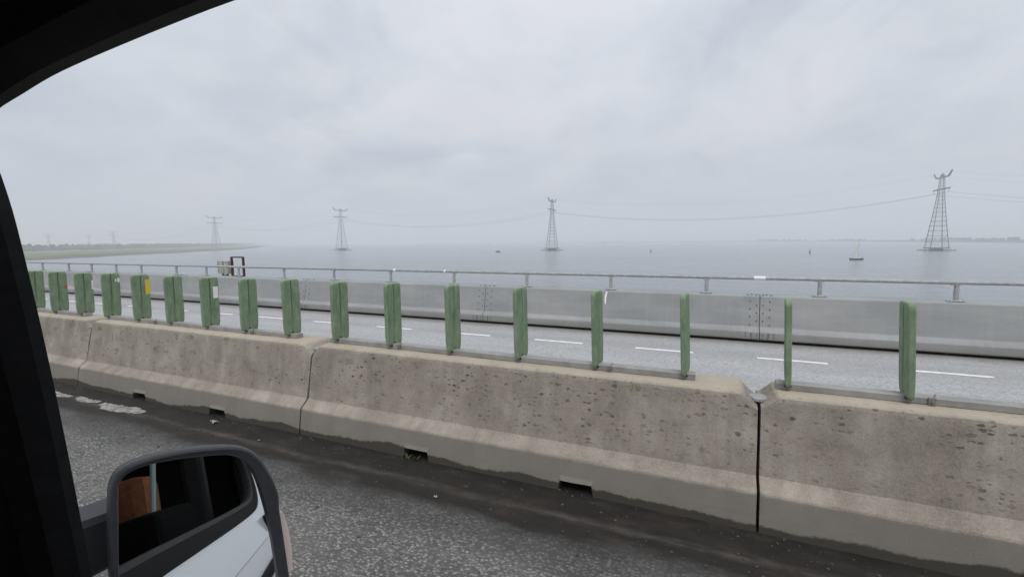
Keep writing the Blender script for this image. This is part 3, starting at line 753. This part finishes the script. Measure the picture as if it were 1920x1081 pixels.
for i in range(9):
    f = i / 8; ln = 4.2 * (1 - f) ** .85 + .05; z = 2.55 + 9.2 * f
    rings.append([Vector((.78 - ln * u, .35 * math.sin(math.pi * u) * (1 - f) + .12 * u, z + .0)) for u in (0, .25, .5, .75, 1)])
V, F_ = loft(rings, closed=False, caps=False); mesh('sail', V, F_, SAILC, sb)
bm = bmesh.new(); bar(bm, (.9, 0, 14.5), (5.1, 0, 1.4), .025, 4); bar(bm, (.9, 0, 14.5), (-5.0, 0, 1.4), .025, 4); bmobj('stays', bm, SPAR, sb)
for (x, y, a, Ln, lb) in ((-282, 609, 200, 7.5, 'small dark motorboat left of the middle pylon'), (-1104, 2269, 190, 16, 'tiny distant boat above the small dark motorboat')):
    r = empty('motorboat', (x, y, ZW), math.radians(a)); tag(r, lb, 'boat', 'motorboats on the lake')
    k = Ln / 7.5
    bm = bmesh.new(); hull(bm, Ln, 1.35 * k, 1.0 * k, .3); bmobj('hull', bm, NAVY, r)
    bm = bmesh.new(); box(bm, -1.6 * k, 1.0 * k, -.9 * k, .9 * k, .9 * k, 2.2 * k, .25 * k); bmobj('wheelhouse', bm, NAVY, r)
    bm = bmesh.new(); box(bm, -3.6 * k, -2.2 * k, -.6 * k, .6 * k, .8 * k, 1.5 * k, .1); bmobj('outboard_motor', bm, NAVY, r)
BUOY = mat('buoy_paint', (.03, .04, .04), 0.6)
for (x, y, s, lb) in ((-67, 629, 1.0, 'dark spar buoy right of the middle pylon'), (109, 608, 1.0, 'dark spar buoy left of the sailing boat'), (-402, 1956, 2.4, 'distant dark buoy near the horizon right of the middle pylon'), (-20, 2600, 2.0, 'distant dark buoy near the horizon, centre right')):
    r = empty('buoy', (x, y, ZW)); tag(r, lb, 'buoy', 'buoys on the lake')
    bm = bmesh.new(); tube(bm, [(0, 0, -1), (0, 0, .9 * s), (0, 0, 1.1 * s), (0, 0, 3.0 * s), (0, 0, 3.1 * s)], [1.0 * s, 1.0 * s, .55 * s, .38 * s, .2 * s], 10); bmobj('float', bm, BUOY, r)
    bm = bmesh.new(); tube(bm, [(0, 0, 3.0 * s), (0, 0, 3.3 * s), (0, 0, 4.3 * s)], [.1 * s, .62 * s, .05 * s], 8); bmobj('topmark', bm, BUOY, r)

# ------------------------------------------------------------------ distant woods, masses of crowns
LEAF = varied('distant_foliage', (.018, .028, .016), (.045, .06, .03), 0.08, 0.95)
def wood(name, pts, hmin, hmax, step, depth, seed, zb, label, gapf=None):
    r = random.Random(seed); bm = bmesh.new()
    ico = bmesh.new(); bmesh.ops.create_icosphere(ico, subdivisions=1, radius=1.0)
    iv = [v.co.copy() for v in ico.verts]; fc = [[v.index for v in f.verts] for f in ico.faces]; ico.free()
    for (a, b) in zip(pts, pts[1:]):
        a = Vector((*a, 0)); b = Vector((*b, 0)); n = max(1, int((b - a).length / step))
        d = (b - a).normalized(); nr = Vector((-d.y, d.x, 0))
        for i in range(n):
            q = a.lerp(b, (i + r.random()) / n) + nr * r.uniform(0, depth)
            g = noise.noise(q * 0.0035 + Vector((seed, 0, 0)))
            if gapf is not None and g < gapf: continue
            h = hmin + (hmax - hmin) * min(1, max(0, .5 + g)) * r.uniform(.75, 1.1)
            w = h * r.uniform(.35, .6)
            for kk in range(3):
                c = q + Vector((r.uniform(-w, w) * .8, r.uniform(-w, w) * .8, zb + h * r.uniform(.35, .78)))
                sc = Vector((w * r.uniform(.6, 1), w * r.uniform(.6, 1), h * r.uniform(.22, .42)))
                vs = [bm.verts.new(c + Vector((v.x * sc.x, v.y * sc.y, v.z * sc.z)) * r.uniform(.8, 1.15)) for v in iv]
                for f in fc: bm.faces.new([vs[k] for k in f])
            vs = [bm.verts.new(q + Vector((v.x * w, v.y * w, zb + h * .3 + v.z * h * .32))) for v in iv]
            for f in fc: bm.faces.new([vs[k] for k in f])
    me = bpy.data.meshes.new(name); bm.to_mesh(me); bm.free()
    return tag(link(name, me, LEAF), label, 'wood', kind='stuff')
wood('distant_wood', [(-1150, 250), (-1420, 530), (-1750, 980), (-2500, 1800), (-3600, 2760), (-4700, 3620)], 14, 17, 5, 90, 3, ZW + 1, 'hazy band of woodland beyond the grassy headland')
wood('tree_line', [(-1250, 4160), (-280, 3810), (300, 3620), (620, 3470), (820, 3110), (940, 2660), (980, 2200), (1050, 1830), (1300, 1560)], 7, 17, 16, 60, 11, ZW + 3, 'hazy clusters of trees along the far right shore', gapf=0.02)

# ------------------------------------------------------------------ grit and litter along the barrier foot
GRIT = varied('grit_stones', (.03, .028, .025), (.085, .08, .072), 40, 0.9)
bm = bmesh.new(); r = random.Random(5)
ico = bmesh.new(); bmesh.ops.create_icosphere(ico, subdivisions=1, radius=1.0)
iv = [v.co.copy() for v in ico.verts]; fc = [[v.index for v in f.verts] for f in ico.faces]; ico.free()
for i in range(1300):
    x = r.uniform(-9, 3.2); y = 3.30 - abs(r.gauss(0, .33)) if r.random() < .8 else r.uniform(2.1, 3.3)
    s = .0035 + .009 * r.random() ** 3
    vs = [bm.verts.new((x + v.x * s * r.uniform(.7, 1.3), y + v.y * s * r.uniform(.7, 1.3), s * .35 + v.z * s * .6)) for v in iv]
    for f in fc: bm.faces.new([vs[k] for k in f])
me = bpy.data.meshes.new('grit'); bm.to_mesh(me); bm.free()
tag(link('grit', me, GRIT), 'loose grit and small stones along the foot of the concrete barrier', 'grit', kind='stuff')
WEED = varied('weed_leaf', (.03, .055, .02), (.07, .10, .04), 60, 0.8)
for (wx, wy, cnt, lb) in ((-2.42, 3.29, 16, 'small tuft of weeds growing in the left drain notch of the middle barrier'),):
    wr = empty('weed', (wx, wy, 0)); tag(wr, lb, 'weed')
    rr = random.Random(int(wx * 50)); 
    for k in range(cnt):
        a = rr.uniform(0, 6.28); ln = rr.uniform(.03, .075); bx0 = rr.uniform(-.10, .10) if cnt > 10 else rr.uniform(-.06, .03); by0 = rr.uniform(-.03, .02)
        w_ = rr.uniform(.004, .009); dx, dy = math.cos(a), math.sin(a); vv = []
        for i in range(4):
            f = i / 3; ww = w_ * (1 - f) ** .6 + .0006
            c = Vector((bx0 + dx * ln * f * .7, by0 + dy * ln * f * .7, .003 + ln * (f - .45 * f * f)))
            vv += [c + Vector((-dy * ww, dx * ww, 0)), c + Vector((dy * ww, -dx * ww, .002))]
        mesh('leaf', vv, [(0, 1, 3, 2), (2, 3, 5, 4), (4, 5, 7, 6)], WEED, wr)
LIT = mat('litter_white', (.36, .35, .345), 0.7)
for (x, y, s, lb) in ((-1.86, 2.83, .016, 'small pale scrap of litter on the dark wet strip in front of the middle barrier'), (-4.93, 3.16, .045, 'crumpled pale litter by the drain notch above the wing mirror'), (-4.05, 3.02, .018, 'tiny white flake of litter right of the crumpled piece')):
    bm = bmesh.new(); rr = random.Random(int(x * 100)); k = 5
    g = [[bm.verts.new(((i - k / 2) / k * 2 * s + rr.uniform(-.2, .2) * s, (j - k / 2) / k * 1.3 * s, .006 + abs(rr.gauss(0, .28)) * s)) for j in range(k)] for i in range(k)]
    for i in range(k - 1):
        for j in range(k - 1): bm.faces.new((g[i][j], g[i + 1][j], g[i + 1][j + 1], g[i][j + 1]))
    o = bmobj('litter', bm, LIT, loc=(x, y, 0.0)); tag(o, lb, 'litter', 'litter on the road')

# ------------------------------------------------------------------ the van round the camera
VANW = mat('white_van_paint', (.86, .88, .90), 0.28, 0.0, 0.5); bsdf(VANW).inputs['Coat Weight'].default_value = 0.6; bsdf(VANW).inputs['Coat Roughness'].default_value = 0.05
TRIM = varied('black_trim', (.016, .016, .017), (.024, .024, .026), 60, 0.62, bscale=900, bstr=.15, bdist=.0005, spec=0.25)
SEAL = mat('black_rubber_seal', (.008, .008, .008), 0.8, 0.0, 0.15)
LINER = mat('dark_headliner', (.02, .02, .021), 0.95)
HOUS = varied('mirror_plastic', (.030, .030, .033), (.042, .042, .046), 80, 0.42, bscale=700, bstr=.12, bdist=.0004)
MIRR = mat('mirror_silver', (.80, .82, .82), 0.015, 1.0)
SEATM = varied('brown_seat_cloth', (.16, .055, .022), (.28, .10, .04), 30, 0.9, bscale=300, bstr=.3)
OPAQUE_PANE = mat('opaque_black_pane', (.006, .007, .008), 0.03, 0.0, 0.6)  # opaque black, made so the windscreen lets no light into the cabin
ORANGE = mat('indicator_lens', (.82, .68, .61), 0.15); bsdf(ORANGE).inputs['Transmission Weight'].default_value = 0.0
van = empty('van', (1.3, -.75, 0)); tag(van, 'white van the view is taken from, black window pillar and right wing mirror', 'van')
def vp(o):      # keep world coordinates under the van's empty
    o.location = Vector(o.location) - van.location; o.parent = van; return o
def side_y(z): return .30 - .17 * max(0.0, z - 1.42) + .34 * max(0.0, 1.40 - z)
# window opening (X, Z) on the leaning side plane, clockwise from the lower front corner
WIN = [(-.716, 1.480), (-.704, 1.515), (-.690, 1.558), (-.647, 1.693), (-.614, 1.804), (-.589, 1.898), (-.570, 1.984), (-.566, 2.020), (-.566, 2.045), (-.562, 2.063), (-.540, 2.078), (-.488, 2.086), (-.441, 2.092), (-.396, 2.0955), (-.354, 2.098), (-.295, 2.101), (-.239, 2.103), (-.1, 2.106), (.15, 2.106), (.45, 2.100), (.75, 2.085), (.95, 2.05), (1.08, 1.98), (1.16, 1.86), (1.19, 1.74), (1.17, 1.62), (1.10, 1.54), (.98, 1.497), (.8, 1.482), (.4, 1.477), (0, 1.477), (-.4, 1.478)]
def smooth_loop(P, k=3):
    out = []; n = len(P)
    for i in range(n):
        p0, p1, p2, p3 = (Vector(P[(i + j) % n]) for j in (-1, 0, 1, 2))
        for j in range(k):
            f = j / k
            q = 0.5 * ((2 * p1) + (p2 - p0) * f + (2 * p0 - 5 * p1 + 4 * p2 - p3) * f * f + (3 * p1 - p0 - 3 * p2 + p3) * f ** 3)
            out.append((q.x, q.y))
    return out
WIN = smooth_loop(WIN, 3)
def grow(P, d):
    c = Vector((sum(a for a, b in P) / len(P), sum(b for a, b in P) / len(P))); out = []
    for i, p in enumerate(P):
        a = Vector(P[i - 1]); b = Vector(P[(i + 1) % len(P)]); tng = (b - a).normalized(); nr = Vector((tng.y, -tng.x))
        if nr.dot(Vector(p) - c) < 0: nr = -nr
        q = Vector(p) + nr * d; out.append((q.x, q.y))
    return out
def ringmesh(name, loops, m, smooth=False):
    """loops: list of lists of 3D points, closed strips between consecutive loops"""
    n = len(loops[0]); V = [p for l in loops for p in l]; F_ = []
    for i in range(len(loops) - 1):
        for k in range(n):
            F_.append((i * n + k, i * n + (k + 1) % n, (i + 1) * n + (k + 1) % n, (i + 1) * n + k))
    o = mesh(name, V, F_, m, smooth=smooth); return vp(o)
def on(P, dy=0.0): return [Vector((x, side_y(z) + dy, z)) for x, z in P]
def rectmap(P, x0, x1, z0, z1):
    c = Vector((.2, 1.76)); out = []
    for p in P:
        d = Vector(p) - c; tt = []
        if d.x > 1e-6: tt.append((x1 - c.x) / d.x)
        if d.x < -1e-6: tt.append((x0 - c.x) / d.x)
        if d.y > 1e-6: tt.append((z1 - c.y) / d.y)
        if d.y < -1e-6: tt.append((z0 - c.y) / d.y)
        q = c + d * min(tt); out.append((q.x, q.y))
    # snap the corners
    for cx, cz in ((x0, z0), (x0, z1), (x1, z0), (x1, z1)):
        k = min(range(len(out)), key=lambda i: (out[i][0] - cx) ** 2 + (out[i][1] - cz) ** 2); out[k] = (cx, cz)
    return out
# door trim seen from inside: outer lip, reveal, then the broad inner face
inner = rectmap(WIN, -1.25, 1.75, 1.30, 2.30)
ringmesh('window_trim', [on(grow(WIN, .012), .004), on(WIN, .0), on(grow(WIN, -.001), -.010), on(grow(WIN, .004), -.030), on(grow(WIN, .018), -.046), on(grow(WIN, .060), -.052), on(grow(WIN, .075), -.046), on(grow(WIN, .11), -.048), on(inner, -.05)], TRIM)
ringmesh('window_seal', [on(grow(WIN, .012), .0045), on(grow(WIN, .044), .011), on(grow(WIN, .054), .012), on(grow(WIN, .060), .004)], SEAL)
outer = rectmap(WIN, -1.25, 4.7, 1.30, 2.42)
ringmesh('side_panel', [on(grow(WIN, .054), .006), on(grow(WIN, .058), .0075), on(outer, .006)], VANW)
# lower side with a gentle belly, door cut and moulding
prof = [(1.299, .341), (1.24, .356), (1.15, .372), (1.0, .385), (.85, .386), (.7, .378), (.5, .355), (.38, .32), (.36, .29)]
xs = [-2.25 + .25 * k for k in range(28)]
V = [Vector((x, y, z)) for x in xs for z, y in prof]; n = len(prof)
F_ = [(i * n + k, i * n + k + 1, (i + 1) * n + k + 1, (i + 1) * n + k) for i in range(len(xs) - 1) for k in range(n - 1)]
vp(mesh('lower_side', V, F_, VANW, smooth=True))
bm = bmesh.new()
box(bm, .05, 4.2, .340, .378, 1.19, 1.225, .006); vp(bmobj('side_moulding', bm, SEAL))
bm = bmesh.new()
box(bm, .05, 4.2, .355, .396, 1.10, 1.150, .006); vp(bmobj('side_moulding', bm, SEAL))
# recessed door handle
bm = bmesh.new(); box(bm, .98, 1.34, .315, .348, 1.285, 1.39, .03); hd = vp(bmobj('door_handle', bm, SEAL))
# other body faces
bm = bmesh.new(); box(bm, -1.25, 4.7, -1.72, .13, 2.421, 2.47, .02); vp(bmobj('roof', bm, VANW))
bm = bmesh.new(); box(bm, -1.2, 4.65, -1.70, .10, 2.31, 2.40); vp(bmobj('headliner', bm, LINER))
bm = bmesh.new(); box(bm, -2.2, 4.7, -1.83, -1.78, .36, 1.35, .01); box(bm, 1.3, 4.7, -1.80, -1.75, 1.36, 2.42, .01); vp(bmobj('left_side', bm, VANW))
bm = bmesh.new(); box(bm, -1.0, 1.29, -1.79, -1.77, 1.36, 2.30); vp(bmobj('left_window', bm, OPAQUE_PANE))
bm = bmesh.new(); box(bm, 4.7, 4.75, -1.80, .33, .4, 2.42, .02); vp(bmobj('rear_door', bm, VANW))
bm = bmesh.new(); box(bm, -2.2, 4.69, -1.77, .26, .34, .42); vp(bmobj('floor', bm, LINER))
V = [(-1.28, -1.76, 2.40), (-1.28, .14, 2.40), (-1.95, .24, 1.36), (-1.95, -1.78, 1.36)]
V += [(x - .03, y, z) for x, y, z in V]
vp(mesh('windscreen', V, [(0, 1, 2, 3), (7, 6, 5, 4), (0, 4, 5, 1), (1, 5, 6, 2), (2, 6, 7, 3), (3, 7, 4, 0)], OPAQUE_PANE))
V = [(-1.96, -1.76, 1.35), (-1.96, .26, 1.35), (-2.55, .22, 1.16), (-2.55, -1.72, 1.16), (-1.96, -1.78, .38), (-1.96, .29, .38), (-2.62, .22, .38), (-2.62, -1.72, .38)]
vp(mesh('bonnet', V, [(0, 1, 2, 3), (3, 2, 6, 7), (1, 5, 6, 2), (0, 3, 7, 4), (4, 7, 6, 5)], VANW))
V = [(-1.24, .245, 2.40), (-1.26, .29, 1.30), (-1.95, .245, 1.355)]
V += [(x, y - .04, z) for x, y, z in V]
vp(mesh('quarter_panel', V, [(0, 1, 2), (5, 4, 3), (0, 3, 4, 1), (1, 4, 5, 2), (2, 5, 3, 0)], TRIM))
bm = bmesh.new(); box(bm, -1.9, -1.05, -1.75, .22, 1.0, 1.33, .05); vp(bmobj('dashboard', bm, TRIM))
bm = bmesh.new(); box(bm, -1.0, 1.75, .19, .245, .45, 1.295, .01); vp(bmobj('door_card', bm, TRIM))
bm = bmesh.new(); box(bm, .10, .55, .02, .16, .95, 1.565, .03); vp(bmobj('shade_block', bm, mat('shade_black', (.005, .005, .005), 0.95, 0.0, 0.05)))  # black block added for the shaded dark below the brown seat in the mirror
bm = bmesh.new(); box(bm, .98, 1.05, .03, .12, .95, 2.28, .02); vp(bmobj('door_pillar', bm, TRIM))
bm = bmesh.new(); box(bm, 1.6, 1.72, -1.74, .13, .45, 2.3, .02); vp(bmobj('partition', bm, LINER))
# brown seats behind the viewer
for y0 in (-.50, -1.25):
    st_ = empty('seat', (0, 0, 0)); vp(st_)
    st_.location = Vector((0, 0, 0)) - van.location
    bm = bmesh.new(); box(bm, .62, .80, y0, y0 + .50, .95, 1.73, .05); bmobj('backrest', bm, SEATM, st_)
    bm = bmesh.new(); box(bm, .66, .77, y0 + .12, y0 + .38, 1.73, 1.93, .04); bmobj('headrest', bm, SEATM, st_)
    bm = bmesh.new(); box(bm, .16, .70, y0, y0 + .50, .80, .95, .05); bmobj('cushion', bm, SEATM, st_)
bm = bmesh.new(); tube(bm, [(.30, .02, 1.0), (.30, .050, 1.40), (.30, .078, 1.435), (.30, .097, 1.567), (.30, .116, 1.726), (.30, .16, 2.3)], .0085, 8); vp(bmobj('mirror_line_tube', bm, mat('pale_green_glass_edge', (.34, .47, .42), 0.4)))  # tube added in the cabin to give the mirror its pale vertical line
# wheels
for x in (-1.6, 3.5):
    for y in (-1.66, .16):
        w = empty('wheel', (x, y, .345)); vp(w)
        bm = bmesh.new(); rg = []
        for k in range(28):
            a = 2 * math.pi * k / 28; ca, sa = math.cos(a), math.sin(a)
            rg.append([Vector((rr * ca, yy, rr * sa)) for rr, yy in ((.20, -.09), (.30, -.11), (.335, -.08), (.345, 0), (.335, .08), (.30, .11), (.20, .09))])
        V, F_ = loft(rg + [rg[0]], closed=True, caps=False)
        mesh('tyre', V, F_, RUBBER, w, smooth=True)
        bm = bmesh.new(); bar(bm, (0, -.07, 0), (0, .07, 0), .205, 20); bmobj('rim', bm, SPAR, w)

# right wing mirror
mir = empty('wing_mirror', (0, 0, 0)); mir.parent = van
MP = Vector((-.766, .45, 1.524)); MN = Vector((.909, -.347, .23)).normalized()
MU = Vector((0, 0, 1)).cross(MN).normalized(); MV = MN.cross(MU)
mir.matrix_local = Matrix.Translation(MP - Vector(van.location)) @ Matrix((MU, MV, MN)).transposed().to_4x4()
OUT = [(-0.118, -0.110), (-0.114, -0.046), (-0.11, 0.016), (-0.105, 0.069), (-0.101, 0.087), (-0.094, 0.099), (-0.082, 0.107), (-0.064, 0.1105), (-0.039, 0.111), (-0.01, 0.108), (0.023, 0.102), (0.058, 0.093), (0.078, 0.084), (0.094, 0.07), (0.106, 0.05), (0.117, 0.02), (0.1255, -0.017), (0.1235, -0.043), (0.124, -0.101), (0.124, -0.17), (.120, -.215), (.105, -.24), (.06, -.25), (-.04, -.25), (-.095, -.24), (-.115, -.21), (-.119, -.16)]
GL = [(-0.107, -0.110), (-0.104, -0.051), (-0.099, 0.011), (-0.094, 0.068), (-0.091, 0.083), (-0.085, 0.0915), (-0.075, 0.0965), (-0.057, 0.099), (-0.033, 0.097), (-0.005, 0.093), (0.025, 0.086), (0.048, 0.08), (0.064, 0.072), (0.078, 0.058), (0.087, 0.041), (0.094, 0.012), (0.099, -0.025), (0.1015, -0.05), (0.104, -0.092), (0.105, -0.16), (.102, -.20), (.088, -.222), (.05, -.23), (-.035, -.23), (-.08, -.222), (-.10, -.20), (-.106, -.16)]
OUT = smooth_loop(OUT, 2); GL = smooth_loop(GL, 2)
def loop(P, z, s=1.0, c=(0, -.07), dx=0): return [Vector((c[0] + (x - c[0]) * s + dx, c[1] + (y - c[1]) * s, z)) for x, y in P]
n = len(OUT)
loops = [loop(GL, -.012), loop(GL, .001), loop(GL, .004, 1.012), loop(OUT, .005, .965), loop(OUT, .003, .985), loop(OUT, -.003, 1.0), loop(OUT, -.016, 1.004), loop(OUT, -.0162, .992), loop(OUT, -.019, .992), loop(OUT, -.0195, 1.004), loop(OUT, -.045, .995), loop(OUT, -.075, .95), loop(OUT, -.105, .84), loop(OUT, -.125, .62), loop(OUT, -.133, .30)]
V, F_ = loft(loops, closed=True, caps=False); F_.append(tuple(range((len(loops) - 1) * n, len(loops) * n)))
mesh('housing', V, F_, HOUS, mir, smooth=False)
V = loop(GL, -.006, 1.003); mesh('mirror_glass', V, [tuple(range(n))], MIRR, mir, recalc=False)
V, F_ = loft([loop([(x, y) for x, y in ((.120, -.052), (.132, -.058), (.137, -.09), (.138, -.13), (.134, -.165), (.121, -.168))], z, 1.0) for z in (-.012, -.04, -.07)])
mesh('indicator_lamp', V, F_, ORANGE, mir)
# arm to the door
bm = bmesh.new()
rg = []
for (x, y, z, hh, ww) in ((-.955, .29, 1.475, .055, .040), (-.93, .335, 1.485, .050, .038), (-.912, .375, 1.490, .047, .036), (-.89, .43, 1.495, .047, .036)):
    rg.append([Vector((x + a * ww, y, z + b * hh)) for a, b in ((-1, -.8), (-.8, -1), (.8, -1), (1, -.8), (1, .8), (.8, 1), (-.8, 1), (-1, .8))])
V, F_ = loft(rg)
arm = mesh('mirror_arm', V, F_, HOUS); vp(arm)
arm.parent = van

# ------------------------------------------------------------------ haze
HZ = bpy.data.materials.new('haze'); HZ.use_nodes = True
t = HZ.node_tree; t.nodes.clear()
pv = N(t, 'ShaderNodeVolumePrincipled'); pv.inputs['Color'].default_value = (.925, .955, 1.0, 1); pv.inputs['Density'].default_value = 0.00049
pv.inputs['Anisotropy'].default_value = 0.0
mo = N(t, 'ShaderNodeOutputMaterial'); L(t, pv.outputs[0], mo.inputs['Volume'])
bm = bmesh.new(); box(bm, -21000, 21000, -10000, 23000, ZW - 6, 92)
tag(bmobj('haze', bm, HZ), kind='stuff')
